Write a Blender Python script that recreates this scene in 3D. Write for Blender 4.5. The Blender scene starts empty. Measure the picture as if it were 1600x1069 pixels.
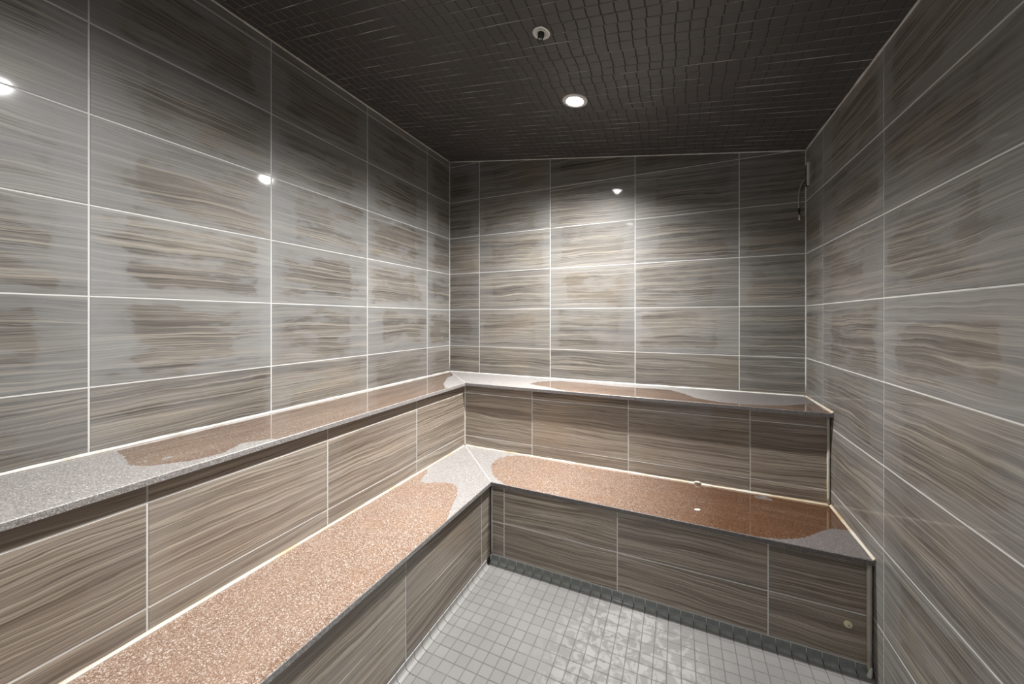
import bpy, math, random
from mathutils import Vector, Matrix
random.seed(7)
scene = bpy.context.scene
C = scene.collection

# ------------------------------------------------------------------ camera
Z0 = 1.445                       # height of the reference grout line above the floor
F_PX, CY_PX, YAW = 575.6, 497.8, 0.4244
CAM = Vector((1.794, -2.6664, Z0 - 0.0746))
cd = bpy.data.cameras.new('camera'); cam = bpy.data.objects.new('camera', cd); C.objects.link(cam)
cam.location = CAM; cam.rotation_euler = (math.pi/2, 0, YAW)
cd.sensor_width = 36; cd.lens = F_PX/1600*36
cd.shift_y = -(534.5 - CY_PX)/1600
cd.clip_start = 0.02
scene.camera = cam

# ------------------------------------------------------------------ world, exposure
w = bpy.data.worlds.new('world'); scene.world = w; w.use_nodes = True
bg = w.node_tree.nodes['Background']
bg.inputs[0].default_value = (0.80, 0.90, 1.0, 1); bg.inputs[1].default_value = 0.6
scene.view_settings.view_transform = 'Standard'
scene.view_settings.look = 'None'
scene.view_settings.gamma = 1
scene.view_settings.use_curve_mapping = False
scene.view_settings.exposure = 0.40
LAMP, LAMP2 = 320.0, 128.0        # watts: the lamp in view / the dimmer one overhead
BEAM, BEAM2 = math.radians(149), math.radians(132)   # the second lamp throws a tighter beam
LAMP_COL = (1.0, 0.985, 0.955)

# ------------------------------------------------------------------ room dimensions (m)
H = 0.305
W = 2.4727; YF = -3.06
RUL, RU, DU, DUB = 0.388, 0.381, 0.418, 0.423      # upper tier: riser planes, slab edges
RLL, RL, DL, DLB = 0.823, 0.812, 0.837, 0.834      # lower tier
ZU, ZL = Z0 - 0.5303, Z0 - 0.991
TH = 0.020                       # slab thickness
CSL = 0.1465; CZ = Z0 + 1.2713   # ceiling: z = CZ - CSL*x
XL = [0.2929, 0.9074, 1.521, 2.1377]
YL = [-0.3067, -0.9168, -1.5222, -2.1269, -2.737]
YR = [-0.2746, -0.8904, -1.5, -2.11, -2.72]
ROWS = [Z0 + k*H for k in range(-4, 6)]
G = 0.0047                       # grout width
TT = 0.009                       # tile thickness

# ------------------------------------------------------------------ node helpers
class NT:
    def __init__(s, name):
        s.m = bpy.data.materials.new(name); s.m.use_nodes = True
        s.t = s.m.node_tree; s.b = s.t.nodes['Principled BSDF']
    def n(s, kind, **kw):
        x = s.t.nodes.new('ShaderNode'+kind)
        for k, v in kw.items(): setattr(x, k, v)
        return x
    def put(s, sock, v):
        if v is None: return
        if isinstance(v, bpy.types.NodeSocket): s.t.links.new(v, sock)
        else: sock.default_value = v
    def math(s, op, a, b=None, c=None, clamp=False):
        x = s.n('Math', operation=op, use_clamp=clamp)
        for i, v in enumerate((a, b, c)): s.put(x.inputs[i], v)
        return x.outputs[0]
    def ramp(s, fac, stops, interp='LINEAR'):
        x = s.n('ValToRGB'); cr = x.color_ramp; cr.interpolation = interp
        while len(cr.elements) < len(stops): cr.elements.new(0.5)
        for e, (p, c) in zip(cr.elements, stops):
            e.position = p; e.color = tuple(c)+(1,) if not isinstance(c, (int, float)) else (c, c, c, 1)
        s.put(x.inputs[0], fac); return x.outputs[0]
    def smooth(s, v, a, b):
        x = s.n('MapRange', interpolation_type='SMOOTHSTEP'); s.put(x.inputs[0], v)
        x.inputs[1].default_value = a; x.inputs[2].default_value = b
        return x.outputs[0]
    def noise(s, vec, scale, detail=3, rough=0.5, dist=0.0):
        x = s.n('TexNoise'); s.put(x.inputs['Vector'], vec); x.inputs['Scale'].default_value = scale
        x.inputs['Detail'].default_value = detail; x.inputs['Roughness'].default_value = rough
        x.inputs['Distortion'].default_value = dist
        return x.outputs[0]
    def mix(s, fac, a, b, blend='MIX'):
        x = s.n('Mix', data_type='RGBA', blend_type=blend)
        s.put(x.inputs['Factor'], fac)
        s.put(x.inputs['A'] if False else x.inputs[6], a if not isinstance(a, tuple) else a+(1,))
        s.put(x.inputs[7], b if not isinstance(b, tuple) else b+(1,))
        return x.outputs[2]
    def lerp(s, fac, a, b):
        x = s.n('Mix', data_type='FLOAT'); s.put(x.inputs[0], fac); s.put(x.inputs[2], a); s.put(x.inputs[3], b)
        return x.outputs[0]
    def xyz(s, x, y, z):
        c = s.n('CombineXYZ')
        for i, v in enumerate((x, y, z)): s.put(c.inputs[i], v)
        return c.outputs[0]
    def bump(s, h, strength, dist):
        b = s.n('Bump'); b.inputs['Strength'].default_value = strength; b.inputs['Distance'].default_value = dist
        s.put(b.inputs['Height'], h); s.put(s.b.inputs['Normal'], b.outputs[0])

def tile_material(name, dark, mid, light, hz_col, tint):
    T = NT(name)
    tc = T.n('TexCoord'); sp = T.n('SeparateXYZ'); T.put(sp.inputs[0], tc.outputs['Object'])
    oi = T.n('ObjectInfo'); rnd = oi.outputs['Random']
    at = T.n('Attribute', attribute_type='OBJECT', attribute_name='haze')
    haze_amt = at.outputs['Fac']
    X, Z = sp.outputs[0], sp.outputs[2]
    ox = T.math('MULTIPLY', rnd, 37.0); oz = T.math('MULTIPLY', rnd, 91.0)
    x2 = T.math('ADD', X, ox); z2 = T.math('ADD', Z, oz)
    base = T.xyz(x2, 0.0, z2)
    # slow wander of the strata
    wv = T.noise(T.xyz(T.math('MULTIPLY', x2, 1.0), 3.3, T.math('MULTIPLY', z2, 3.0)), 1.7, 2, 0.45)
    wv2 = T.noise(T.xyz(x2, 9.1, T.math('MULTIPLY', z2, 4.0)), 11.0, 2, 0.5)
    zz = T.math('ADD', z2, T.math('MULTIPLY', T.math('SUBTRACT', wv, 0.5), 0.075))
    zz = T.math('ADD', zz, T.math('MULTIPLY', T.math('SUBTRACT', wv2, 0.5), 0.010))
    broad = T.noise(T.xyz(T.math('MULTIPLY', x2, 0.50), 0.0, T.math('MULTIPLY', zz, 26.0)), 1.0, 4, 0.62)
    fine = T.noise(T.xyz(T.math('MULTIPLY', x2, 0.9), 5.0, T.math('MULTIPLY', zz, 150.0)), 1.0, 3, 0.6)
    line = T.noise(T.xyz(T.math('MULTIPLY', x2, 0.6), 12.0, T.math('MULTIPLY', zz, 62.0)), 1.0, 2, 0.5)
    v = T.math('ADD', T.math('MULTIPLY', broad, 0.45), T.math('MULTIPLY', fine, 0.55))
    col = T.ramp(v, [(0.33, dark), (0.44, tuple(0.5*(a+b) for a, b in zip(dark, mid))), (0.51, mid), (0.57, tuple(0.5*(a+b) for a, b in zip(mid, light))), (0.67, light)])
    # thin pale and thin dark strata
    pale = T.ramp(line, [(0.575, 0.0), (0.60, 0.8), (0.615, 0.8), (0.65, 0.0)])
    drk = T.ramp(line, [(0.415, 0.0), (0.435, 0.75), (0.445, 0.75), (0.46, 0.0)])
    col = T.mix(T.math('MULTIPLY', pale, 0.6), col, tint)
    col = T.mix(T.math('MULTIPLY', drk, 0.6), col, tuple(0.6*c for c in dark))
    hair = T.noise(T.xyz(T.math('MULTIPLY', x2, 0.8), 21.0, T.math('MULTIPLY', zz, 150.0)), 1.0, 1, 0.5)
    hd = T.ramp(hair, [(0.40, 0.0), (0.425, 0.8), (0.435, 0.8), (0.455, 0.0)])
    hl = T.ramp(hair, [(0.59, 0.0), (0.605, 0.8), (0.615, 0.8), (0.635, 0.0)])
    col = T.mix(T.math('MULTIPLY', hd, 0.75), col, tuple(0.55*c for c in dark))
    col = T.mix(T.math('MULTIPLY', hl, 0.45), col, tint)
    # warm drift inside a slab
    warm = T.noise(base, 1.6, 2, 0.5)
    col = T.mix(T.math('MULTIPLY', T.smooth(warm, 0.5, 0.72), 0.20), col, tuple(c*f for c, f in zip(light, (1.0, 0.86, 0.68))))
    # lime haze: streaky, thicker towards the tile edges, wiped areas inside with blunt ends
    ex = T.math('SUBTRACT', T.math('DIVIDE', T.math('ABSOLUTE', X), 0.30), 0.0)
    ez = T.math('DIVIDE', T.math('ABSOLUTE', Z), 0.15)
    edge = T.math('MAXIMUM', T.math('POWER', ex, 5.0), T.math('MULTIPLY', T.math('POWER', ez, 3.0), 0.85))
    n1 = T.noise(T.xyz(T.math('MULTIPLY', x2, 0.32), 7.0, z2), 8.0, 5, 0.6, 0.2)
    n2 = T.noise(T.xyz(T.math('MULTIPLY', x2, 0.22), 2.0, z2), 34.0, 3, 0.6)
    hm = T.math('ADD', T.math('ADD', T.math('MULTIPLY', n1, 0.75), T.math('MULTIPLY', n2, 0.30)), T.math('MULTIPLY', edge, 0.20))
    # wiped areas end bluntly short of the tile's ends
    off = T.math('MULTIPLY', T.math('SUBTRACT', T.math('FRACT', T.math('MULTIPLY', rnd, 7.3)), 0.5), 0.15)
    n4 = T.noise(T.xyz(1.7, 4.0, z2), 16.0, 3, 0.6)
    xe = T.math('ADD', T.math('ABSOLUTE', T.math('ADD', X, off)), T.math('MULTIPLY', n4, 0.10))
    hm = T.math('ADD', hm, T.math('MULTIPLY', T.smooth(xe, 0.262, 0.285), 0.085))
    soft = T.smooth(hm, 0.38, 0.86)
    hard = T.smooth(hm, 0.54, 0.60)
    hz = T.math('ADD', T.math('MULTIPLY', soft, 0.62), T.math('MULTIPLY', hard, 0.38))
    grain = T.noise(base, 260.0, 2, 0.7)
    hz = T.math('MULTIPLY', T.math('MULTIPLY', hz, T.math('ADD', T.math('MULTIPLY', grain, 0.5), 0.75)), haze_amt, clamp=True)
    col = T.mix(T.math('MULTIPLY', hz, 0.80), col, hz_col)
    # slab to slab tone
    val = T.math('ADD', 0.90, T.math('MULTIPLY', T.math('FRACT', T.math('MULTIPLY', rnd, 13.7)), 0.20))
    hsv = T.n('HueSaturation'); T.put(hsv.inputs['Value'], val); T.put(hsv.inputs['Color'], col)
    T.put(T.b.inputs['Base Color'], hsv.outputs[0])
    T.put(T.b.inputs['Roughness'], T.lerp(hz, 0.42, 0.52))
    T.b.inputs['Specular IOR Level'].default_value = 0.40
    T.put(T.b.inputs['Coat Weight'], T.lerp(hz, 0.45, 0.25))
    T.put(T.b.inputs['Coat Roughness'], T.lerp(hz, 0.045, 0.075))
    T.bump(T.math('ADD', T.math('MULTIPLY', fine, 0.6), T.math('MULTIPLY', grain, 0.2)), 0.12, 0.002)
    return T.m

def simple(name, col, rough=0.5, metal=0.0, nscale=0, col2=None, n_lo=0.45, n_hi=0.65, bump=0.0, spec=0.5, stretch=None):
    T = NT(name)
    if nscale:
        tc = T.n('TexCoord'); vec = tc.outputs['Object']
        if stretch:
            mp = T.n('Mapping'); T.put(mp.inputs['Vector'], vec); mp.inputs['Scale'].default_value = stretch; vec = mp.outputs[0]
        n = T.noise(vec, nscale, 4, 0.6)
        T.put(T.b.inputs['Base Color'], T.mix(T.smooth(n, n_lo, n_hi), col, col2))
        if bump: T.bump(n, bump, 0.002)
    else: T.b.inputs['Base Color'].default_value = col+(1,)
    T.b.inputs['Roughness'].default_value = rough; T.b.inputs['Metallic'].default_value = metal
    T.b.inputs['Specular IOR Level'].default_value = spec
    return T.m

def stone_material():
    T = NT('speckled_stone')
    tc = T.n('TexCoord'); vec = tc.outputs['Object']
    wa = T.n('Attribute', attribute_type='GEOMETRY', attribute_name='wet').outputs['Fac']
    ra = T.n('Attribute', attribute_type='GEOMETRY', attribute_name='rust').outputs['Fac']  # deepens the wet colour, more towards the right on the back seats
    vor = T.n('TexVoronoi'); T.put(vor.inputs['Vector'], vec); vor.inputs['Scale'].default_value = 460.0
    sep = T.n('SeparateColor'); T.put(sep.inputs[0], vor.outputs['Color']); r1, r2 = sep.outputs[0], sep.outputs[1]
    vb = T.n('TexVoronoi'); T.put(vb.inputs['Vector'], vec); vb.inputs['Scale'].default_value = 300.0
    sb = T.n('SeparateColor'); T.put(sb.inputs[0], vb.outputs['Color']); r3 = sb.outputs[0]
    cloud = T.noise(vec, 7.0, 4, 0.6)
    wetc = T.ramp(r1, [(0.0, (0.165, 0.098, 0.068)), (0.22, (0.25, 0.162, 0.118)), (0.55, (0.33, 0.228, 0.172)), (0.82, (0.42, 0.325, 0.265)), (0.95, (0.64, 0.58, 0.54))], 'CONSTANT')
    wetc = T.mix(T.math('MULTIPLY', T.smooth(r3, 0.91, 0.92), 0.6), wetc, (0.70, 0.63, 0.58))
    wetc = T.mix(T.math('MULTIPLY', T.smooth(cloud, 0.40, 0.70), 0.30), wetc, (0.345, 0.215, 0.145))
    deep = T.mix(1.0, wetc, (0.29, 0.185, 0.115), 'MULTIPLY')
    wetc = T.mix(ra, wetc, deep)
    dryc = T.ramp(r1, [(0.0, (0.14, 0.125, 0.118)), (0.18, (0.255, 0.235, 0.225)), (0.55, (0.335, 0.317, 0.31)), (0.85, (0.44, 0.425, 0.42))], 'CONSTANT')
    dryc = T.mix(T.math('MULTIPLY', cloud, 0.45), dryc, (0.35, 0.335, 0.328))
    dryc = T.mix(T.math('MULTIPLY', T.smooth(r3, 0.91, 0.92), 0.6), dryc, (0.62, 0.61, 0.60))
    ga = T.n('Attribute', attribute_type='GEOMETRY', attribute_name='dry_dark').outputs['Fac']  # darkens dry stone: dirt on front edges, tops towards the right end
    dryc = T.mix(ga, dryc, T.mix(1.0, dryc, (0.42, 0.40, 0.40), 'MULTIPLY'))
    n = T.noise(vec, 38.0, 5, 0.65)
    wm = T.math('ADD', wa, T.math('MULTIPLY', T.math('SUBTRACT', n, 0.5), 0.026))
    m = T.smooth(wm, -0.0025, 0.0025)
    T.put(T.b.inputs['Base Color'], T.mix(m, dryc, wetc))
    T.put(T.b.inputs['Roughness'], T.lerp(m, 0.42, 0.10))
    T.put(T.b.inputs['Coat Weight'], T.math('MULTIPLY', m, 1.0))
    T.b.inputs['Coat Roughness'].default_value = 0.035
    T.b.inputs['Coat IOR'].default_value = 1.5
    T.bump(T.math('MULTIPLY', r2, T.math('SUBTRACT', 1.0, m)), 0.25, 0.0006)
    return T.m

def floor_tile_material():
    T = NT('floor_mosaic')
    gm = T.n('NewGeometry'); vec = gm.outputs['Position']
    rnd = T.n('ObjectInfo').outputs['Random']
    n = T.noise(vec, 3.2, 3, 0.55); n2 = T.noise(vec, 22.0, 5, 0.7, 0.8); n3 = T.noise(vec, 130.0, 2, 0.6)
    c = T.mix(T.smooth(n, 0.35, 0.65), (0.198, 0.195, 0.192), (0.226, 0.222, 0.218))
    c = T.mix(T.math('MULTIPLY', n3, 0.25), c, (0.19, 0.186, 0.18))
    sp = T.n('SeparateXYZ'); T.put(sp.inputs[0], vec)
    dx = T.math('SUBTRACT', sp.outputs[0], 1.62); dy = T.math('SUBTRACT', sp.outputs[1], -1.22)
    d = T.math('SQRT', T.math('ADD', T.math('MULTIPLY', dx, dx), T.math('MULTIPLY', T.math('MULTIPLY', dy, dy), 0.45)))
    area = T.smooth(d, 0.42, 0.18)
    spl = T.math('MULTIPLY', T.smooth(T.math('ADD', n2, T.math('MULTIPLY', area, 0.06)), 0.545, 0.575), area)
    c = T.mix(T.math('MULTIPLY', spl, 0.55), c, (0.38, 0.376, 0.372))
    drop = T.math('MULTIPLY', T.smooth(T.noise(vec, 46.0, 2, 0.5), 0.66, 0.69), area)
    c = T.mix(T.math('MULTIPLY', drop, 0.45), c, (0.24, 0.235, 0.23))
    hsv = T.n('HueSaturation'); T.put(hsv.inputs['Value'], T.math('ADD', 0.95, T.math('MULTIPLY', rnd, 0.1))); T.put(hsv.inputs['Color'], c)
    T.put(T.b.inputs['Base Color'], hsv.outputs[0])
    T.put(T.b.inputs['Roughness'], T.lerp(spl, 0.34, 0.22))
    T.bump(n3, 0.08, 0.001)
    return T.m

def ceiling_tile_material():
    T = NT('ceiling_mosaic')
    gm = T.n('NewGeometry'); vec = gm.outputs['Position']
    n = T.noise(vec, 2.2, 3, 0.55); n2 = T.noise(vec, 60.0, 3, 0.6)
    c = T.mix(T.smooth(n, 0.35, 0.7), (0.054, 0.050, 0.047), (0.070, 0.063, 0.061))
    c = T.mix(T.math('MULTIPLY', n2, 0.4), c, (0.085, 0.08, 0.076))
    T.put(T.b.inputs['Base Color'], c)
    T.b.inputs['Roughness'].default_value = 0.33
    T.bump(n2, 0.10, 0.001)
    return T.m

M = dict(
 wall=tile_material('hazy_wall_tile', (0.064, 0.055, 0.048), (0.175, 0.160, 0.141), (0.335, 0.303, 0.255), (0.308, 0.313, 0.318), (0.46, 0.41, 0.34)),
 riser=tile_material('riser_tile', (0.105, 0.078, 0.057), (0.265, 0.219, 0.176), (0.485, 0.42, 0.35), (0.40, 0.385, 0.37), (0.56, 0.48, 0.385)),
 grout=simple('white_grout', (0.66, 0.655, 0.64), 0.75, nscale=9, col2=(0.50, 0.49, 0.47), n_lo=0.5, n_hi=0.8),
 caulk=simple('white_caulk', (0.62, 0.61, 0.59), 0.45, nscale=14, col2=(0.52, 0.49, 0.44)),
 rusty=simple('stained_caulk', (0.62, 0.575, 0.50), 0.45, nscale=5, col2=(0.50, 0.37, 0.225), n_lo=0.42, n_hi=0.68),
 grimy=simple('grimy_caulk', (0.46, 0.42, 0.36), 0.55, nscale=9, col2=(0.34, 0.29, 0.23)),
 stone=stone_material(), floor=floor_tile_material(), ceil=ceiling_tile_material(),
 fgrout=simple('floor_grout', (0.105, 0.10, 0.092), 0.8, nscale=6, col2=(0.22, 0.20, 0.17), n_lo=0.5, n_hi=0.75),
 cgrout=simple('ceiling_grout_dark', (0.040, 0.036, 0.033), 0.8),
 cstreak=simple('ceiling_grout_chalky_lit', (0.15, 0.137, 0.125), 0.8, nscale=7, col2=(0.62, 0.59, 0.55), n_lo=0.46, n_hi=0.72, stretch=(0.6, 9.0, 1.0)),  # light caught by the grout relief put into the colour, plus chalky spots
 cove_d=simple('shaded_cove_tile', (0.17, 0.178, 0.172), 0.16, nscale=14, col2=(0.25, 0.26, 0.245)),  # same tile as the left cove; wet and shade put into a darker colour
 cove_l=simple('pale_cove_tile', (0.285, 0.277, 0.27), 0.35, nscale=9, col2=(0.25, 0.243, 0.235)),
 gap=simple('dark_joint', (0.035, 0.03, 0.026), 0.6),
 steel=simple('brushed_steel', (0.62, 0.62, 0.60), 0.30, 1.0),
 whitemetal=simple('white_enamel', (0.72, 0.72, 0.70), 0.35),
 black=simple('black_plastic', (0.015, 0.015, 0.016), 0.45),
 darkmetal=simple('dark_bronze', (0.055, 0.058, 0.052), 0.40, 0.7),
 cable=simple('grey_cable', (0.42, 0.41, 0.38), 0.45),
 brass=simple('pale_brass', (0.86, 0.80, 0.58), 0.30, 0.35),
 cream=simple('cream_residue', (0.82, 0.77, 0.66), 0.5, nscale=60, col2=(0.74, 0.69, 0.58)),
 concrete=simple('mortar_bed', (0.30, 0.29, 0.28), 0.9),
)
gl = NT('door_glass'); gl.b.inputs['Transmission Weight'].default_value = 1.0
gl.b.inputs['Roughness'].default_value = 0.0; gl.b.inputs['Base Color'].default_value = (0.93, 0.97, 0.96, 1); gl.b.inputs['IOR'].default_value = 1.45
M['glass'] = gl.m
em = NT('lamp_lens'); em.b.inputs['Emission Color'].default_value = LAMP_COL+(1,); em.b.inputs['Emission Strength'].default_value = 45.0
em.b.inputs['Base Color'].default_value = (0.8, 0.8, 0.8, 1)
M['lens'] = em.m

# ------------------------------------------------------------------ mesh helpers
def mesh(name, verts, faces, mat, smooth=False):
    me = bpy.data.meshes.new(name); me.from_pydata([tuple(v) for v in verts], [], faces)
    me.validate(); me.update()
    if mat: me.materials.append(mat)
    if smooth:
        for p in me.polygons: p.use_smooth = True
    return me
def obj(name, me, parent=None, loc=None, rot=None):
    o = bpy.data.objects.new(name, me); C.objects.link(o)
    if parent: o.parent = parent
    if loc is not None: o.location = loc
    if rot is not None: o.rotation_euler = rot
    return o
def tag(o, label, cat=None, group=None, kind=None):
    o['label'] = label
    if cat: o['category'] = cat
    if group: o['group'] = group
    if kind: o['kind'] = kind
    return o
def box_data(x0, x1, y0, y1, z0, z1):
    v = [(x0,y0,z0),(x1,y0,z0),(x1,y1,z0),(x0,y1,z0),(x0,y0,z1),(x1,y0,z1),(x1,y1,z1),(x0,y1,z1)]
    f = [(0,3,2,1),(4,5,6,7),(0,1,5,4),(1,2,6,5),(2,3,7,6),(3,0,4,7)]
    return v, f
def join(parts):
    V, F = [], []
    for v, f in parts:
        b = len(V); V += list(v); F += [tuple(i+b for i in q) for q in f]
    return V, F
def box(name, x0, x1, y0, y1, z0, z1, mat, parent=None):
    return obj(name, mesh(name, *box_data(x0, x1, y0, y1, z0, z1), mat), parent)
def tube_data(pts, r, n=8, cap=True):
    V, F = [], []; pts = [Vector(p) for p in pts]
    for i, p in enumerate(pts):
        d = (pts[min(i+1, len(pts)-1)] - pts[max(i-1, 0)]).normalized()
        a = d.cross(Vector((0.31, 0.52, 0.79))).normalized(); b = d.cross(a)
        rr = r[i] if isinstance(r, (list, tuple)) else r
        for k in range(n):
            t = 2*math.pi*(k+0.5)/n; V.append(p + a*math.cos(t)*rr + b*math.sin(t)*rr)
    for i in range(len(pts)-1):
        for k in range(n): F.append((i*n+k, i*n+(k+1)%n, (i+1)*n+(k+1)%n, (i+1)*n+k))
    if cap: F += [tuple(range(n-1, -1, -1)), tuple((len(pts)-1)*n+k for k in range(n))]
    return V, F
def lathe_data(prof, n=40):
    V, F = [], []
    for r, z in prof:
        for k in range(n):
            t = 2*math.pi*k/n; V.append((r*math.cos(t), r*math.sin(t), z))
    for i in range(len(prof)-1):
        for k in range(n): F.append((i*n+k, i*n+(k+1)%n, (i+1)*n+(k+1)%n, (i+1)*n+k))
    return V, F
def clip(poly, a, b):            # keep the left side of a->b
    out = []
    side = lambda p: (b[0]-a[0])*(p[1]-a[1]) - (b[1]-a[1])*(p[0]-a[0])
    for i in range(len(poly)):
        p, q = poly[i], poly[(i+1) % len(poly)]; sp, sq = side(p), side(q)
        if sp >= 0: out.append(p)
        if (sp > 0 and sq < 0) or (sp < 0 and sq > 0):
            t = sp/(sp-sq); out.append((p[0]+(q[0]-p[0])*t, p[1]+(q[1]-p[1])*t))
    return out
def inset(poly, d):              # convex ccw polygon moved in by d
    res = list(poly)
    for i in range(len(poly)):
        p, q = poly[i], poly[(i+1) % len(poly)]
        L = math.hypot(q[0]-p[0], q[1]-p[1])
        if L < 1e-6: continue
        nx, ny = -(q[1]-p[1])/L*d, (q[0]-p[0])/L*d
        res = clip(res, (p[0]+nx, p[1]+ny), (q[0]+nx, q[1]+ny))
        if len(res) < 3: return []
    return res
def dedupe(poly):
    out = []
    for p in poly:
        if not out or math.hypot(p[0]-out[-1][0], p[1]-out[-1][1]) > 1e-5: out.append(p)
    if len(out) > 1 and math.hypot(out[0][0]-out[-1][0], out[0][1]-out[-1][1]) < 1e-5: out.pop()
    return out
def slab_from_poly(poly, t, ch):  # prism in local x,z; face towards -y, chamfered rim
    inn = []
    c = (sum(p[0] for p in poly)/len(poly), sum(p[1] for p in poly)/len(poly))
    I = dedupe(inset(poly, ch))
    n = len(poly)
    if len(I) != n:
        I = [(p[0]+(c[0]-p[0])*0.04, p[1]+(c[1]-p[1])*0.04) for p in poly]
    else:                        # rotate so that the corners correspond
        k = min(range(n), key=lambda k: sum((I[(i+k) % n][0]-poly[i][0])**2+(I[(i+k) % n][1]-poly[i][1])**2 for i in range(n)))
        I = [I[(i+k) % n] for i in range(n)]
    V = [(p[0], 0, p[1]) for p in poly]+[(p[0], -t+ch, p[1]) for p in poly]+[(p[0], -t, p[1]) for p in I]
    F = []
    for i in range(n):
        j = (i+1) % n
        F.append((i, j, n+j, n+i)); F.append((n+i, n+j, 2*n+j, 2*n+i))
    F.append(tuple(2*n+i for i in range(n)))
    return V, F

_full = {}
def lay_tiles(parent, origin, rotz, polys, ulines, vlines, mat, haze, skip=None):
    """large format tiles on a vertical face. local u runs along the face (+x after rotz), v is world z.
    polys: convex ccw outline of the face in (u,v); haze(u,v)->0..1"""
    rz = Matrix.Rotation(rotz, 4, 'Z')
    outline = inset(polys, 0.0035)
    us = [min(p[0] for p in polys)] + sorted(ulines) + [max(p[0] for p in polys)]
    vs = [min(p[1] for p in polys)] + sorted(vlines) + [max(p[1] for p in polys)]
    for i in range(len(us)-1):
        for j in range(len(vs)-1):
            if us[i+1]-us[i] < 0.012 or vs[j+1]-vs[j] < 0.012: continue
            cell = [(us[i]+G/2, vs[j]+G/2), (us[i+1]-G/2, vs[j]+G/2), (us[i+1]-G/2, vs[j+1]-G/2), (us[i]+G/2, vs[j+1]-G/2)]
            cl = cell
            for a in range(len(outline)):
                cl = clip(cl, outline[a], outline[(a+1) % len(outline)])
                if len(cl) < 3: break
            cl = dedupe(cl)
            if len(cl) < 3: continue
            if max(p[1] for p in cl)-min(p[1] for p in cl) < 0.004 or max(p[0] for p in cl)-min(p[0] for p in cl) < 0.004: continue
            if skip and skip(cl): continue
            # local origin: centre of the uncut tile
            cu = (us[i]+us[i+1])/2 if 0 < i < len(us)-2 else (us[i+1]-0.305 if i == 0 else us[i]+0.305)
            cv = (vs[j]+vs[j+1])/2 if 0 < j < len(vs)-2 else (vs[j+1]-0.1525 if j == 0 else vs[j]+0.1525)
            loc = [(p[0]-cu, p[1]-cv) for p in cl]
            key = (mat.name, tuple((round(a, 3), round(b, 3)) for a, b in loc))
            if key not in _full: _full[key] = mesh('tile', *slab_from_poly(loc, TT, 0.0012), mat)
            o = obj('tile', _full[key], parent)
            o.location = Vector(origin) + rz @ Vector((cu, 0, 0)) + Vector((0, 0, cv))
            # a hair of unevenness from hand setting
            o.rotation_euler = (random.gauss(0, 0.0006), 0, rotz + random.gauss(0, 0.0004))
            o['haze'] = float(max(0.0, min(1.0, haze(cu, cv) + random.uniform(-0.13, 0.13))))
def bead(name, p0, p1, r, mat, parent, n=6, wob=0.0, seg=1):
    p0, p1 = Vector(p0), Vector(p1)
    k = max(seg, 1)
    pts = [p0+(p1-p0)*i/k for i in range(k+1)]
    rr = [r*(1+random.uniform(-wob, wob)) for _ in pts]
    return obj(name, mesh(name, *tube_data(pts, rr, n), mat, True), parent)

def fillet(name, p0, p1, out, up_, leg, mat, parent, seg=40, wob=0.15):
    # caulk fillet in an inside corner, a hair clear of both faces
    p0, p1, out, up_ = Vector(p0), Vector(p1), Vector(out), Vector(up_); g = 0.0006
    V, F = [], []
    for i in range(seg+1):
        c = p0+(p1-p0)*i/seg; L = leg*(1+random.uniform(-wob, wob))
        for a, b in ((g, g), (L, g), (L*0.92, L*0.28), (L*0.5, L*0.58), (L*0.22, L*0.95), (g, L)): V.append(c+out*a+up_*b)
    for i in range(seg):
        for k in range(6): F.append((i*6+k, i*6+(k+1) % 6, (i+1)*6+(k+1) % 6, (i+1)*6+k))
    F += [tuple(range(5, -1, -1)), tuple(seg*6+k for k in range(6))]
    return obj(name, mesh(name, V, F, mat, False), parent)
# ------------------------------------------------------------------ walls
B = 0.0035                       # grout sits this far behind the tile face... (bed face offset from the face plane is TT-0.0015)
BED = TT - 0.0014
cz = lambda x: CZ - CSL*x
def wall(name, label, verts, faces, mat):
    o = obj(name, mesh(name, verts, faces, mat)); tag(o, label, 'wall', kind='structure'); return o

ZB = -0.05
# left: face plane x=0, bed behind it
wl = wall('wall_left', 'left wall of hazy grey-brown striped tiles above the long bench', *box_data(-0.16, -0.0014, YF-0.15, 0.15, ZB, cz(0)+0.02), M['grout'])
lay_tiles(wl, (-TT, 0, 0), math.pi/2, [(YF, ZU-0.03), (0, ZU-0.03), (0, cz(0)), (YF, cz(0))], YL, ROWS, M['wall'],
          lambda u, v: 0.74 if v > ZU+0.33 else (0.66 if v > ZU+0.2 else 0.42))
# back: face plane y=0
bv = [(-0.0, 0.0014, ZB), (W, 0.0014, ZB), (W, 0.0014, cz(W)+0.02), (0, 0.0014, cz(0)+0.02), (0, 0.16, ZB), (W, 0.16, ZB), (W, 0.16, cz(W)+0.02), (0, 0.16, cz(0)+0.02)]
bf = [(0,1,2,3),(5,4,7,6),(1,5,6,2),(4,0,3,7),(3,2,6,7),(4,5,1,0)]
wb = wall('wall_back', 'far wall of striped tiles under the sloping dark ceiling', bv, bf, M['grout'])
lay_tiles(wb, (0, TT, 0), 0, [(0, ZU-0.03), (W, ZU-0.03), (W, cz(W)), (0, cz(0))], XL, ROWS, M['wall'],
          lambda u, v: 0.46 if v > ZU+0.33 else (0.38 if v > ZU+0.2 else 0.14))
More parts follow.
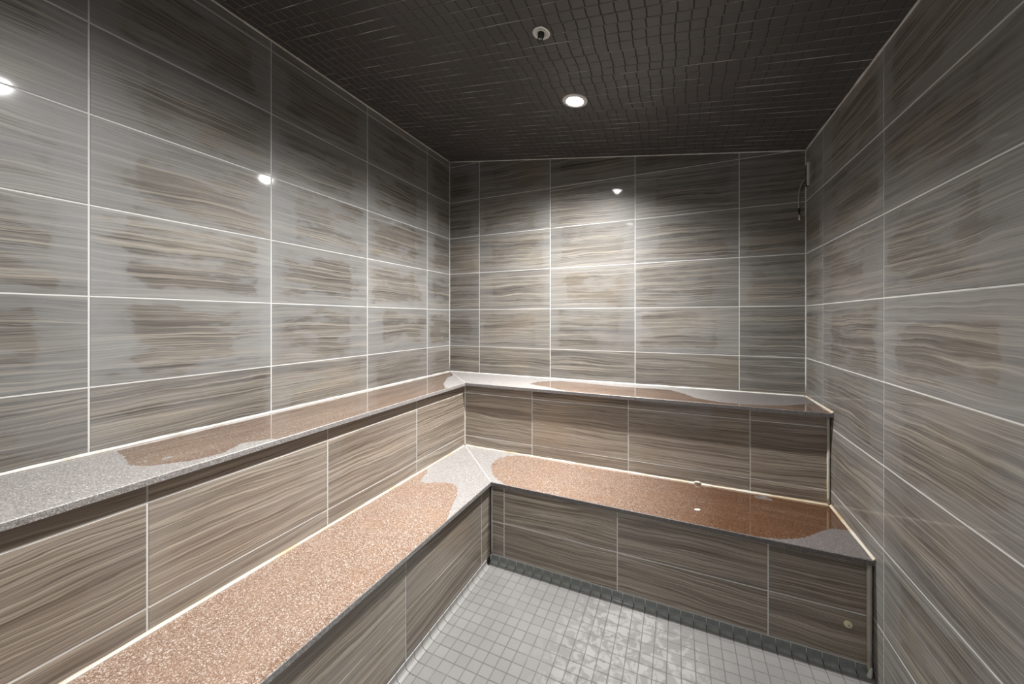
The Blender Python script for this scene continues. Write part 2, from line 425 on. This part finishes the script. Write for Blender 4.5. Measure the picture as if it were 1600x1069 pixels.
# right: face plane x=W; u = -y
wr = wall('wall_right', 'right wall of darker grey striped tiles running down to the floor', *box_data(W+0.0014, W+0.16, YF-0.15, 0.15, ZB, cz(W)+0.02), M['grout'])
def hid_right(cl):               # cells wholly behind the benches
    return all((p[1] < ZU-0.06 and p[0] < RU-0.02) or (p[1] < ZL-0.06 and p[0] < RL-0.02) for p in cl)
lay_tiles(wr, (W+TT, 0, 0), -math.pi/2, [(0, 0), (-YF, 0), (-YF, cz(W)), (0, cz(W))], [-y for y in YR], ROWS, M['wall'],
          lambda u, v: 0.60 if v > 1.1 else 0.44, hid_right)
# front wall behind the camera with a glass door
DX0, DX1, DH = 1.28, 2.20, 2.10
fv = join([box_data(-0.1, DX0, YF-0.15, YF-0.0014, ZB, cz(DX0)), box_data(DX1, W+0.1, YF-0.15, YF-0.0014, ZB, cz(W)-0.0), box_data(DX0, DX1, YF-0.15, YF-0.0014, DH, cz(DX1)+0.0)])
wf = wall('wall_front', 'tiled entrance wall with a glass door facing the benches', *fv, M['grout'])
for pa, ul in (([(-DX0, 0), (0, 0), (0, cz(0)), (-DX0, cz(DX0))], [-0.62]), ([(-W, 0), (-DX1, 0), (-DX1, cz(DX1)), (-W, cz(W))], []), ([(-DX1, DH), (-DX0, DH), (-DX0, cz(DX0)), (-DX1, cz(DX1))], [-1.74])):
    lay_tiles(wf, (0, YF-TT, 0), math.pi, pa, ul, ROWS, M['wall'], lambda u, v: 0.6)
door = box('door_1', DX0+0.045, DX1-0.045, YF-0.08, YF-0.068, 0.02, DH-0.045, M['glass'])
tag(door, 'clear glass entrance door behind the camera', 'door', kind='structure')
obj('door_frame', mesh('door_frame', *join([box_data(DX0+0.002, DX0+0.045, YF-0.11, YF-0.03, 0.0, DH-0.002), box_data(DX1-0.045, DX1-0.002, YF-0.11, YF-0.03, 0.0, DH-0.002), box_data(DX0+0.045, DX1-0.045, YF-0.11, YF-0.03, DH-0.045, DH-0.002)]), M['steel']), door)
obj('door_handle', mesh('door_handle', *tube_data([(DX0+0.12, YF-0.066, 0.85), (DX0+0.12, YF-0.02, 0.85), (DX0+0.12, YF-0.02, 1.25), (DX0+0.12, YF-0.066, 1.25)], 0.011, 10), M['steel'], True), door)

# corner caulk
for pw, x, y, z1 in ((wl, 0.0005, -0.0005, cz(0)), (wr, W-0.0005, -0.0005, cz(W))):
    bead('corner_caulk', (x, y, ZU+0.010), (x, y, z1), 0.0042, M['caulk'], pw, 6, 0.12, 20)
# caulk along the ceiling
bead('ceiling_caulk', (0.001, YF, cz(0)-0.001), (0.001, 0, cz(0)-0.001), 0.0050, M['caulk'], wl, 6, 0.25, 60)
bead('ceiling_caulk', (W-0.001, YF, cz(W)-0.001), (W-0.001, 0, cz(W)-0.001), 0.0050, M['caulk'], wr, 6, 0.30, 70)
bead('ceiling_caulk', (0, -0.001, cz(0)-0.001), (W, -0.001, cz(W)-0.001), 0.0050, M['caulk'], wb, 6, 0.25, 60)

# ------------------------------------------------------------------ projection (only used to decide which mosaic pieces show largest)
cs, sn = math.cos(YAW), math.sin(YAW)
def px(p):
    d = Vector(p)-CAM; fz = -sn*d.x+cs*d.y
    if fz < 0.05: return None
    return 800+F_PX*(cs*d.x+sn*d.y)/fz, CY_PX-F_PX*d.z/fz, fz
def seen(p, cosf):
    q = px(p)
    if q is None or not (-20 < q[0] < 1620 and -20 < q[1] < 1090): return 0.0
    d = Vector(p)-CAM
    return abs(d.z)/d.length/(d.length**2)
def mosaic(parent, mat, cells, t, down, to_world, name='tile', limit=300):
    """cells: list of (cx,cy,hx,hy) in the parent's local plane"""
    sc = []
    for c in cells: sc.append((seen(to_world(c[0], c[1]), 1), c))
    order = sorted(range(len(cells)), key=lambda i: -sc[i][0])
    s = -1 if down else 1
    cache = {}
    def data(hx, hy):
        ch = 0.0016
        v = [(-hx,-hy,0),(hx,-hy,0),(hx,hy,0),(-hx,hy,0)]
        v += [(x, y, s*(t-ch)) for x, y, z in v[:4]]
        v += [((hx-ch)*a, (hy-ch)*b, s*t) for a, b in ((-1,-1),(1,-1),(1,1),(-1,1))]
        f = []
        for i in range(4):
            j = (i+1) % 4
            f += [(i, j, 4+j, 4+i), (4+i, 4+j, 8+j, 8+i)]
        f.append((8,9,10,11))
        if down: f = [tuple(reversed(q)) for q in f]
        return v, f
    rest = []
    for n, i in enumerate(order):
        cx, cy, hx, hy = cells[i]
        tilt = (random.gauss(0, 0.006), random.gauss(0, 0.006))
        if n < limit and sc[i][0] > 0:
            k = (round(hx, 4), round(hy, 4))
            if k not in cache: cache[k] = mesh(name, *data(hx, hy), mat)
            obj(name, cache[k], parent, (cx, cy, 0), (tilt[0], tilt[1], random.gauss(0, 0.006)))
        else:
            v, f = data(hx, hy)
            rest.append(([(a+cx, b+cy, c+tilt[0]*b-tilt[1]*a) for a, b, c in v], f))
    if rest:
        o = obj(name+'_field', mesh(name+'_field', *join(rest), mat), parent); o['kind'] = 'stuff'
        o['label'] = 'remaining small mosaic tiles'

# ------------------------------------------------------------------ floor
P = 0.0513
fl = box('floor', -0.15, W+0.15, YF-0.15, 0.15, -0.10, -0.0016, M['fgrout'])
tag(fl, 'floor of small square grey mosaic tiles in front of the benches', 'floor', kind='structure')
FX0 = 2.0092 - P*23              # joint lines
FY0 = -0.8655
cells = []
x = FX0
xs = [RLL+0.012] + [FX0+P*k for k in range(60) if RLL+0.03 < FX0+P*k < W-0.012] + [W-0.001]
ys = [-RL-0.012] + [FY0-P*k for k in range(60) if YF+0.012 < FY0-P*k < -RL-0.03] + [YF]
for i in range(len(xs)-1):
    for j in range(len(ys)-1):
        a, b, c, d = xs[i], xs[i+1], ys[j+1], ys[j]
        cells.append(((a+b)/2, (c+d)/2, (b-a)/2-0.0010, (d-c)/2-0.0010))
fl_tiles_parent = fl
def fl_world(x, y): return (x, y, 0)
# tiles are laid in the floor object's own frame, just above its top face
class _Off: pass
fbase = -0.003
def mosaic_floor():
    before = set(C.objects)
    mosaic(fl, M['floor'], cells, 0.003, False, fl_world)
    for o in set(C.objects)-before: o.location.z += fbase+0.0
mosaic_floor()

# ------------------------------------------------------------------ ceiling (local x runs down the slope)
ang = math.atan(CSL); SL = math.hypot(1, CSL)
ce = obj('ceiling', mesh('ceiling', *box_data(-0.12, W*SL+0.16, YF-0.15, 0.15, 0.0016, 0.10), M['cgrout']), None, (0, 0, CZ), (0, ang, 0))
tag(ce, 'sloping ceiling of small square dark brown mosaic tiles', 'ceiling', kind='structure')
def ce_world(x, y): return (x*math.cos(ang), y, CZ - x*math.sin(ang))
PC = 0.0515
LX1, LY1 = 1.293*SL, -0.7455
LX2, LY2 = 1.25*SL, -2.06
SX, SY = 1.2874*SL, -1.2576
cells = []
nx, ny = int(W*SL/PC)+1, int(-YF/PC)+1
for j in range(ny):
    sh = 0.010*math.sin(j//6*2.1) + 0.003*math.sin(j*1.7)       # the sheets are set a little out of line
    for i in range(-1, nx+1):
        x0, x1 = max(0.004, i*PC+sh), min(W*SL-0.004, (i+1)*PC+sh)
        y0, y1 = max(YF+0.002, -(j+1)*PC-0.002), -j*PC-0.002
        if x1-x0 < 0.012 or y1-y0 < 0.012: continue
        cx, cy = (x0+x1)/2, (y0+y1)/2
        if any(math.hypot(cx-a, cy-b) < r for a, b, r in ((LX1, LY1, 0.050), (LX2, LY2, 0.050))): continue
        cells.append((cx, cy, (x1-x0)/2-0.0013, (y1-y0)/2-0.0013))
before = set(C.objects)
mosaic(ce, M['ceil'], cells, 0.003, True, ce_world)
for o in set(C.objects)-before: o.location.z += 0.0030
# joint lines across the room: painted-in light on the grout, and chalky spots
parts = []
for j in range(1, ny): parts.append(box_data(0.002, W*SL-0.002, -j*PC-0.002-0.0013, -j*PC-0.002+0.0013, -0.0004, 0.0018))
g = obj('chalky_lit_grout', mesh('chalky_lit_grout', *join(parts), M['cstreak']), ce); g['kind'] = 'stuff'

# ------------------------------------------------------------------ bench bases (tiled risers)
def bench(label):
    o = obj('built_in_bench', None); tag(o, label, 'bench', 'built-in steam room benches'); return o
b_ul = bench('long upper left bench, grey stone seat wet brown in the middle')
b_ub = bench('upper back bench with a narrow stone seat, half-shadowed riser')
b_ll = bench('long lower left bench with a sparkling pinkish brown stone seat')
b_lb = bench('lower back bench with wet orange-brown seat and dry grey right corner')
def base(thing, x0, x1, y0, y1, z1, face, lines, vlines, u0, u1, v0, haze):
    o = box('tiled_base', x0, x1, y0, y1, -0.0014, z1, M['grout'], thing)
    if face == 'x':
        lay_tiles(o, (x1+0.0014-TT, 0, 0), math.pi/2, [(u0, v0), (u1, v0), (u1, z1), (u0, z1)], lines, vlines, M['riser'], haze)
    else:
        lay_tiles(o, (0, y0-0.0014+TT, 0), 0, [(u0, v0), (u1, v0), (u1, z1), (u0, z1)], lines, vlines, M['riser'], haze)
    return o
e = 0.0014
ub = ROWS[2]; mb = ROWS[1]; lb = ROWS[0]      # rows -2, -3, -4
bul = base(b_ul, 0.03, RUL-e, YF+0.002, -0.03, ZU-TH-0.001, 'x', YL[1:], [mb, ub], YF, -RU, ZL, lambda u, v: 0.16)
bub = base(b_ub, RUL+0.004, W-0.001, -RU+e, -0.03, ZU-TH-0.001, 'y', XL[1:], [mb, ub], RUL, W, ZL, lambda u, v: 0.10)
bll = base(b_ll, RUL+0.001, RLL-e, YF+0.002, -RU-0.001, ZL-TH-0.001, 'x', YL[1:], [lb], YF, -RL, 0.036, lambda u, v: 0.18)
blb = base(b_lb, RLL+0.004, W-0.001, -RL+e, -RU-0.001, ZL-TH-0.001, 'y', XL[1:], [lb], RLL, W, 0.036, lambda u, v: 0.08)
fillet('corner_caulk', (RUL, -RU, ZL+0.010), (RUL, -RU, ZU-TH-0.001), (1,0,0), (0,-1,0), 0.0055, M['caulk'], bub, 12)
bead('corner_caulk', (RLL+0.0090, -RL-0.0012, 0.036), (RLL+0.0090, -RL-0.0012, ZL-TH-0.001), 0.0032, M['caulk'], blb, 6, 0.1, 10)
bead('corner_gap', (RLL-0.0005, -RL-0.0068, 0.036), (RLL-0.0005, -RL-0.0068, ZL-TH-0.001), 0.0045, M['gap'], bll, 6, 0.1, 10)
# thick caulk where the back risers meet the right wall
bead('end_caulk', (W-0.0090, -RU-0.002, ZL+0.010), (W-0.0090, -RU-0.002, ZU-TH-0.001), 0.0062, M['rusty'], bub, 8, 0.15, 14)
bead('end_caulk', (W-0.0115, -RL-0.003, 0.012), (W-0.0115, -RL-0.003, ZL-TH-0.001), 0.0085, M['grimy'], blb, 8, 0.12, 16)
blob = obj('caulk_blob', mesh('caulk_blob', *tube_data([(W-0.020, -RL-0.022, 0.003), (W-0.018, -RL-0.020, 0.010), (W-0.014, -RL-0.016, 0.020), (W-0.009, -RL-0.010, 0.032), (W-0.007, -RL-0.006, 0.040)], [0.004, 0.0085, 0.0075, 0.005, 0.002], 9), M['caulk'], True), blb)

# ------------------------------------------------------------------ stone seats
def unproj(u, v, z):
    dx, dz = (u-800)/F_PX, -(v-CY_PX)/F_PX
    t = (z-CAM.z)/dz
    return (CAM.x + t*(cs*dx - sn), CAM.y + t*(sn*dx + cs))
def sdf(p, poly):
    d = 1e9; ins = False; n = len(poly)
    for i in range(n):
        a, b = poly[i], poly[(i+1) % n]
        ex, ey = b[0]-a[0], b[1]-a[1]; L = ex*ex+ey*ey or 1e-12
        t = max(0, min(1, ((p[0]-a[0])*ex+(p[1]-a[1])*ey)/L))
        d = min(d, math.hypot(p[0]-a[0]-t*ex, p[1]-a[1]-t*ey))
        if (a[1] > p[1]) != (b[1] > p[1]) and p[0] < a[0]+(p[1]-a[1])/(b[1]-a[1])*ex: ins = not ins
    return d if ins else -d
def seat(thing, q, z, wets, rust, nu, nv, dry=(), dry_dark=lambda x: 0.0, edge=lambda x: 0.25):
    """q: wall-start, wall-end, front-end, front-start corners (x,y); top at z"""
    V, F, wet, rs, gr = [], [], [], [], []
    ch = 0.0025
    def pt(s, t):
        a = Vector(q[0]).lerp(Vector(q[1]), s); b = Vector(q[3]).lerp(Vector(q[2]), s)
        return a.lerp(b, t)
    for j in range(nv+1):
        for i in range(nu+1):
            p = pt(i/nu, j/nv)
            if j == nv:
                p = p + (pt(i/nu, 0)-p).normalized()*ch
            V.append((p.x, p.y, z))
            wv = max(sdf(p, w_) for w_ in wets)
            for d_ in dry: wv = min(wv, -sdf(p, d_))
            wet.append(wv); rs.append(rust(p.x, p.y)); gr.append(dry_dark(p.x))
    for j in range(nv):
        for i in range(nu): F.append((j*(nu+1)+i, (j+1)*(nu+1)+i, (j+1)*(nu+1)+i+1, j*(nu+1)+i+1))
    # rim: front edge gets a small arris, other sides go straight down
    def strip(top, low):
        for i in range(len(top)-1): F.append((top[i], low[i], low[i+1], top[i+1]))
    def add(x, y, zz):
        V.append((x, y, zz)); wet.append(-1.0); rs.append(0.0); gr.append(edge(x)); return len(V)-1
    fr = [nv*(nu+1)+i for i in range(nu+1)]
    a1 = []; a2 = []
    for i in range(nu+1):
        p = pt(i/nu, 1); a1.append(add(p.x, p.y, z-ch)); a2.append(add(p.x, p.y, z-TH))
    strip(fr, a1); strip(a1, a2)
    bk = [i for i in range(nu+1)]; b2 = []
    for i in range(nu+1):
        p = pt(i/nu, 0); b2.append(add(p.x, p.y, z-TH))
    strip(list(reversed(bk)), list(reversed(b2)))
    s0 = [j*(nu+1) for j in range(nv+1)]; s1 = [j*(nu+1)+nu for j in range(nv+1)]
    F.append(tuple(s0[::-1][::-1] + [a1[0], a2[0], b2[0]])[::-1]); F.append(tuple(s1 + [a1[-1], a2[-1], b2[-1]]))
    F.append(tuple(b2) + tuple(reversed(a2)))
    me = mesh('stone_seat', V, F, M['stone'])
    for nm, dat in (('wet', wet), ('rust', rs), ('dry_dark', gr)):
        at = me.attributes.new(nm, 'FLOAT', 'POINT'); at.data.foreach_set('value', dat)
    o = obj('stone_seat', me, thing)
    return o
up = lambda pts: [unproj(a, b, ZU) for a, b in pts]
lo = lambda pts: [unproj(a, b, ZL) for a, b in pts]
g_ = 0.001
# upper left
wet_ul = [(0.0, -0.004)] + up([(709.6, 584.8), (706, 587.2), (699, 590.5), (696, 595), (692.7, 600), (695.5, 606)]) + [(0.50, -0.60)] + up([(440, 688), (425, 685.5), (380, 692), (346, 708.7), (294, 720.8), (242, 727), (207, 727.8), (199, 720.8), (195, 714), (184, 707), (178, 703.5)]) + [(0.018, -2.10), (0.010, -2.30), (0.012, -3.0), (-0.05, -3.0), (-0.05, -0.004)]
drops = up([(222, 721), (230, 719.5), (231, 722), (223, 723)]), up([(252, 717), (268, 712), (271, 714), (256, 718.5)])
s_ul = seat(b_ul, [(0.001, YF+0.002), (0.001, -0.0015), (DU, -DUB-0.001), (DU, YF+0.002)], ZU, [wet_ul], lambda x, y: 0.42, 200, 34, drops)
# upper back
wet_ub = up([(828.5, 599.8), (840, 596.6), (875, 595.6), (912, 598.5), (950, 602.5), (1000, 606.3), (1045, 609), (1066, 614.4), (1087, 622), (1120, 628), (1155, 631.5), (1191, 633.3), (1227, 634), (1257, 631.5), (1278, 630)]) + [(W+0.05, -0.2), (W+0.05, -0.5)] + up([(1000, 640), (930, 625), (890, 612), (868, 607.5), (850, 604), (835, 601.6)])
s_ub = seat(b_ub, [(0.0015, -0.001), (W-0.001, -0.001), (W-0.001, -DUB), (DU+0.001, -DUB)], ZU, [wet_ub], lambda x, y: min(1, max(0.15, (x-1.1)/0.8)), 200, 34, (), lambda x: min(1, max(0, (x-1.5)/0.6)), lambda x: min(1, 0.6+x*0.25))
# lower left
wet_ll = lo([(668, 731), (667, 740), (660, 746), (656, 752.5), (666, 755.2), (689, 753.7), (706, 755.5), (713.5, 760), (715, 768), (713, 778), (708, 787), (703, 800), (697, 815), (690, 830)]) + [(0.9, -1.4), (0.9, -3.2), (0.3, -3.2), (0.3, -0.72)]
s_ll = seat(b_ll, [(RUL+0.001, YF+0.002), (RUL+0.001, -RU-0.0015), (DL, -DLB-0.001), (DL, YF+0.002)], ZL, [wet_ll], lambda x, y: 0.0, 200, 34)
# lower back
wet_lb = lo([(767.2, 732), (768.5, 725), (774, 719.5), (782, 715.5), (793, 712.8), (812, 711.8), (830, 708)]) + [(1.2, -0.30), (W+0.05, -0.30)] + [(W+0.05, -0.585)] + lo([(1327, 829), (1310, 826.5), (1296, 826), (1284, 829.5), (1275, 833.5), (1262, 839), (1246, 841.5), (1222, 842.5), (1200, 841), (1180, 838.5)]) + [(1.9, -0.95), (1.2, -0.95), (1.0, -0.90)] + lo([(792, 758.5), (781, 752), (774, 746.5), (769, 740)])
smear = lo([(1178, 775), (1192, 775.5), (1207, 780), (1205, 783), (1190, 780), (1182, 778)])
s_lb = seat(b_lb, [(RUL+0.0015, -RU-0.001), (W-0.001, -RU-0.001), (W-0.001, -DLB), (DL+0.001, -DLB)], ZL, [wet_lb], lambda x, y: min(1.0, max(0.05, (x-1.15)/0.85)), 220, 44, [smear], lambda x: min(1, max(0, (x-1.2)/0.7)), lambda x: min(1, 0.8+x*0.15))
# caulk: mitres, and along the walls
d = Vector((DU, -DUB, 0)); d2 = Vector((DL-RUL, -DLB+RU, 0))
def mitre(p, q, z, parent):
    p, q = Vector(p), Vector(q); t = (q-p).normalized(); n_ = Vector((-t.y, t.x))*0.0030; p = p+t*0.026
    V = [(a.x+k*n_.x, a.y+k*n_.y, z+h_) for h_ in (0.0003, 0.0012) for a, k in ((p, -1), (q, -1), (q, 1), (p, 1))]
    obj('mitre_caulk', mesh('mitre_caulk', V, [(3,2,1,0),(4,5,6,7),(0,1,5,4),(1,2,6,5),(2,3,7,6),(3,0,4,7)], M['caulk']), parent)
mitre((0.001, -0.001), (DU-0.001, -DUB+0.001), ZU, s_ul)
mitre((RUL+0.001, -RU-0.001), (DL-0.001, -DLB+0.001), ZL, s_ll)
U = (0, 0, 1)
fillet('wall_caulk', (0, YF+0.001, ZU), (0, -0.009, ZU), (1,0,0), U, 0.0085, M['caulk'], s_ul, 60)
fillet('wall_caulk', (0.009, 0, ZU), (W-0.009, 0, ZU), (0,-1,0), U, 0.0075, M['caulk'], s_ub, 50)
fillet('wall_caulk', (W, -0.002, ZU), (W, -DUB, ZU), (-1,0,0), U, 0.0075, M['rusty'], s_ub, 14)
fillet('wall_caulk', (RUL, YF+0.001, ZL), (RUL, -RU-0.009, ZL), (1,0,0), U, 0.0078, M['rusty'], s_ll, 60)
fillet('wall_caulk', (RUL+0.009, -RU, ZL), (W-0.009, -RU, ZL), (0,-1,0), U, 0.0080, M['rusty'], s_lb, 50)
fillet('wall_caulk', (W, -RU-0.002, ZL), (W, -DLB, ZL), (-1,0,0), U, 0.0085, M['rusty'], s_lb, 14)
obj('caulk_blob', mesh('caulk_blob', *tube_data([(1.872, -RU-0.0068, ZL+0.010), (1.885, -RU-0.0068, ZL+0.011), (1.898, -RU-0.0068, ZL+0.011), (1.908, -RU-0.0068, ZL+0.009)], [0.002, 0.005, 0.005, 0.002], 8), M['cream'], True), s_lb)

# ------------------------------------------------------------------ cove base along the floor
def cove_profile(r, n=5):        # local: +y out of the riser, z up; concave quarter
    pr = [(0.0, r*1.9), (0.004, r*1.9-0.001)]
    for k in range(n+1):
        a = math.pi/2*k/n
        pr.append((0.0045+r*(1-math.cos(a)), 0.0030+r*(1-math.sin(a))))
    pr += [(0.0045+r+0.002, 0.0030), (0.0045+r+0.002, 0.0), (0.0, 0.0)]
    return pr
def cove_mesh(w_, mat):
    pr = cove_profile(0.0185); n = len(pr); V = []; F = []
    for x in (-w_/2, w_/2):
        for a, b in pr: V.append((x, -a, b))
    for i in range(n):
        j = (i+1) % n; F.append((i, j, n+j, n+i))
    F += [tuple(range(n-1, -1, -1)), tuple(range(n, 2*n))]
    return mesh('cove_tile', V, F, mat)
bbk = box('baseboard_back', RLL+0.001, W-0.001, -RL-0.0035, -RL-0.0001, 0.0, 0.0335, M['grout'])
tag(bbk, 'glossy cove tiles along the foot of the back bench, shade painted in', 'baseboard', kind='structure')
cm = cove_mesh(P-0.0028, M['cove_d'])
k = 0
xk = [FX0+P*(i+0.5) for i in range(60) if RLL+0.03 < FX0+P*(i+0.5) < W-0.025]
for xx in xk: obj('cove_tile', cm, bbk, (xx, -RL-0.0006, 0.0), (0, 0, random.gauss(0, 0.006)))
blf = box('baseboard_left', RLL+0.0001, RLL+0.0035, YF, -RL-0.012, 0.0, 0.0325, M['gap'])
tag(blf, 'pale grey cove tiles along the foot of the left bench', 'baseboard', kind='structure')
cm2 = cove_mesh(P-0.0022, M['cove_l'])
for i in range(43):
    yy = FY0-P*(i-0.5)-P
    if yy > YF+0.03 and yy < -RL-0.03: obj('cove_tile', cm2, blf, (RLL+0.0006, yy, 0.0), (0, 0, math.pi/2+random.gauss(0, 0.005)))
# a last, plain joint of floor pieces under the coves stays with the floor

# ------------------------------------------------------------------ lamps
def downlight(label, lx, ly, watts, beam, tilt=0.0):
    o = obj('downlight', None); tag(o, label, 'lamp', 'recessed ceiling lamps')
    o.location = ce_world(lx, ly); o.rotation_euler = (0, ang, 0)
    tr = [(0.0425, 0.004), (0.0445, -0.0045), (0.050, -0.0062), (0.060, -0.0052), (0.0665, -0.0020), (0.0675, 0.0006)]
    obj('trim_ring', mesh('trim_ring', *lathe_data(tr, 48), M['whitemetal'], True), o)
    n = 32
    V = [(0.0425*math.cos(2*math.pi*k/n), 0.0425*math.sin(2*math.pi*k/n), -0.0015) for k in range(n)]
    obj('lamp_lens', mesh('lamp_lens', V, [tuple(range(n-1, -1, -1))], M['lens']), o)['label'] = 'glowing white lens'
    ld = bpy.data.lights.new('lamp_beam', 'SPOT'); ld.energy = watts; ld.color = LAMP_COL
    ld.spot_size = beam; ld.spot_blend = 1.0; ld.shadow_soft_size = 0.026
    obj('lamp_beam', ld, o, (0, 0, -0.008), (0, tilt, 0))
    return o
downlight('glowing recessed lamp in the dark ceiling nearest the back wall', LX1, LY1, LAMP, BEAM)
downlight('recessed ceiling lamp above the camera, out of frame', LX2, LY2, LAMP2, BEAM2, 0.22)

# ------------------------------------------------------------------ sprinkler
o = obj('sprinkler_head', None); tag(o, 'small round sprinkler head with pale ring in dark ceiling', 'sprinkler')
o.location = ce_world(SX, SY); o.rotation_euler = (0, ang, 0)
obj('escutcheon', mesh('escutcheon', *lathe_data([(0.0385, 0.0010), (0.0385, -0.0022), (0.0350, -0.0045), (0.0295, -0.0052), (0.0280, -0.0045)], 44), M['steel'], True), o)
obj('cup', mesh('cup', *lathe_data([(0.0280, -0.0045), (0.0262, -0.0020), (0.0235, -0.0062), (0.0200, -0.0066), (0.0180, -0.0030), (0.0145, -0.0014), (0.001, -0.0012)], 44), M['whitemetal'], True), o)
obj('nozzle', mesh('nozzle', *lathe_data([(0.0135, -0.001), (0.0135, -0.012), (0.0095, -0.016), (0.0001, -0.016)], 24), M['darkmetal'], True), o)
for s in (-1, 1):
    obj('frame_arm', mesh('frame_arm', *tube_data([(s*0.010, 0, -0.010), (s*0.0115, 0, -0.020), (s*0.006, 0, -0.031), (s*0.001, 0, -0.034)], 0.0022, 8), M['darkmetal'], True), o)
obj('glass_bulb', mesh('glass_bulb', *tube_data([(0, 0, -0.016), (0, 0, -0.020), (0, 0, -0.028), (0, 0, -0.033)], [0.0012, 0.0024, 0.0024, 0.0012], 10), M['steel'], True), o)
obj('deflector', mesh('deflector', *lathe_data([(0.0001, -0.0335), (0.012, -0.0340), (0.0125, -0.0352), (0.0001, -0.0358)], 20), M['darkmetal']), o)

# ------------------------------------------------------------------ sensor in the far right corner
o = obj('temperature_sensor', None); tag(o, 'small wall plate with a hanging grey probe wire in the far right corner', 'sensor')
ZS = Z0+0.75
o.location = (W-0.001, -0.036, ZS)
obj('mounting_plate', mesh('mounting_plate', *box_data(-0.006, 0.0, -0.018, 0.024, -0.060, 0.062), M['black']), o)
obj('plate_rim', mesh('plate_rim', *box_data(-0.010, 0.0, -0.027, -0.018, -0.064, 0.066), M['whitemetal']), o)
obj('screw', mesh('screw', *[( [(-0.0062-b*0.002, 0.008+a*0.004, -0.012+c*0.004) for a, b, c in [(math.cos(2*math.pi*k/10), j, math.sin(2*math.pi*k/10)) for j in (0, 1) for k in range(10)]]), [tuple(range(10, 20))]+[(k, (k+1) % 10, 10+(k+1) % 10, 10+k) for k in range(10)]], M['steel']), o)
wp = [(W-0.004, -0.018, Z0+0.735), (W-0.014, -0.010, Z0+0.732), (W-0.024, -0.006, Z0+0.710), (W-0.032, -0.005, Z0+0.680), (W-0.036, -0.004, Z0+0.640), (W-0.0365, -0.004, Z0+0.600), (W-0.035, -0.004, Z0+0.570)]
rel = lambda pts: [Vector(p)-o.location for p in pts]
obj('cable', mesh('cable', *tube_data(rel(wp), 0.0028, 8), M['cable'], True), o)
obj('cable_sleeve', mesh('cable_sleeve', *tube_data(rel([(W-0.035, -0.004, Z0+0.572), (W-0.0335, -0.0045, Z0+0.534)]), 0.0036, 8), M['black'], True), o)
obj('probe_tip', mesh('probe_tip', *tube_data(rel([(W-0.0335, -0.0045, Z0+0.534), (W-0.0325, -0.005, Z0+0.503)]), 0.0042, 8), M['whitemetal'], True), o)

# ------------------------------------------------------------------ brass fitting low on the back riser
o = obj('brass_fitting', None); tag(o, 'tiny pale brass fitting low on the dark back riser', 'fitting')
o.location = (2.398, -RL, Z0-1.2694)
def hexprism(r, y0, y1, n=6, ph=0.0):
    V = [(r*math.cos(ph+2*math.pi*k/n), y, r*math.sin(ph+2*math.pi*k/n)) for y in (y0, y1) for k in range(n)]
    return V, [tuple(range(n)), tuple(range(2*n-1, n-1, -1))]+[(k, n+k, n+(k+1) % n, (k+1) % n) for k in range(n)]
obj('flange', mesh('flange', *hexprism(0.0135, -0.0025, 0.0, 20), M['brass']), o)
obj('hex_nut', mesh('hex_nut', *hexprism(0.0105, -0.010, -0.0025, 6, 0.3), M['brass']), o)
obj('stud', mesh('stud', *hexprism(0.0045, -0.015, -0.010, 12), M['steel']), o)

# ------------------------------------------------------------------ small cream chip left on the lower back seat
n = 14; V = []; 
for r, z in ((0.010, 0.0), (0.0115, 0.0012), (0.0095, 0.0026), (0.004, 0.0034)):
    for k in range(n):
        a = 2*math.pi*k/n; V.append((r*1.3*math.cos(a)*(1+0.08*math.sin(3*a)), r*0.85*math.sin(a)*(1+0.1*math.cos(2*a)), z))
F = [(i*n+k, i*n+(k+1) % n, (i+1)*n+(k+1) % n, (i+1)*n+k) for i in range(3) for k in range(n)] + [tuple(3*n+k for k in range(n)), tuple(range(n-1, -1, -1))]
c = obj('soap_chip', mesh('soap_chip', V, F, M['cream'], True), None, (1.877, -0.694, ZL+0.0002), (0, 0, 0.35))
tag(c, 'small cream oval chip lying on the wet brown lower back seat', 'soap')
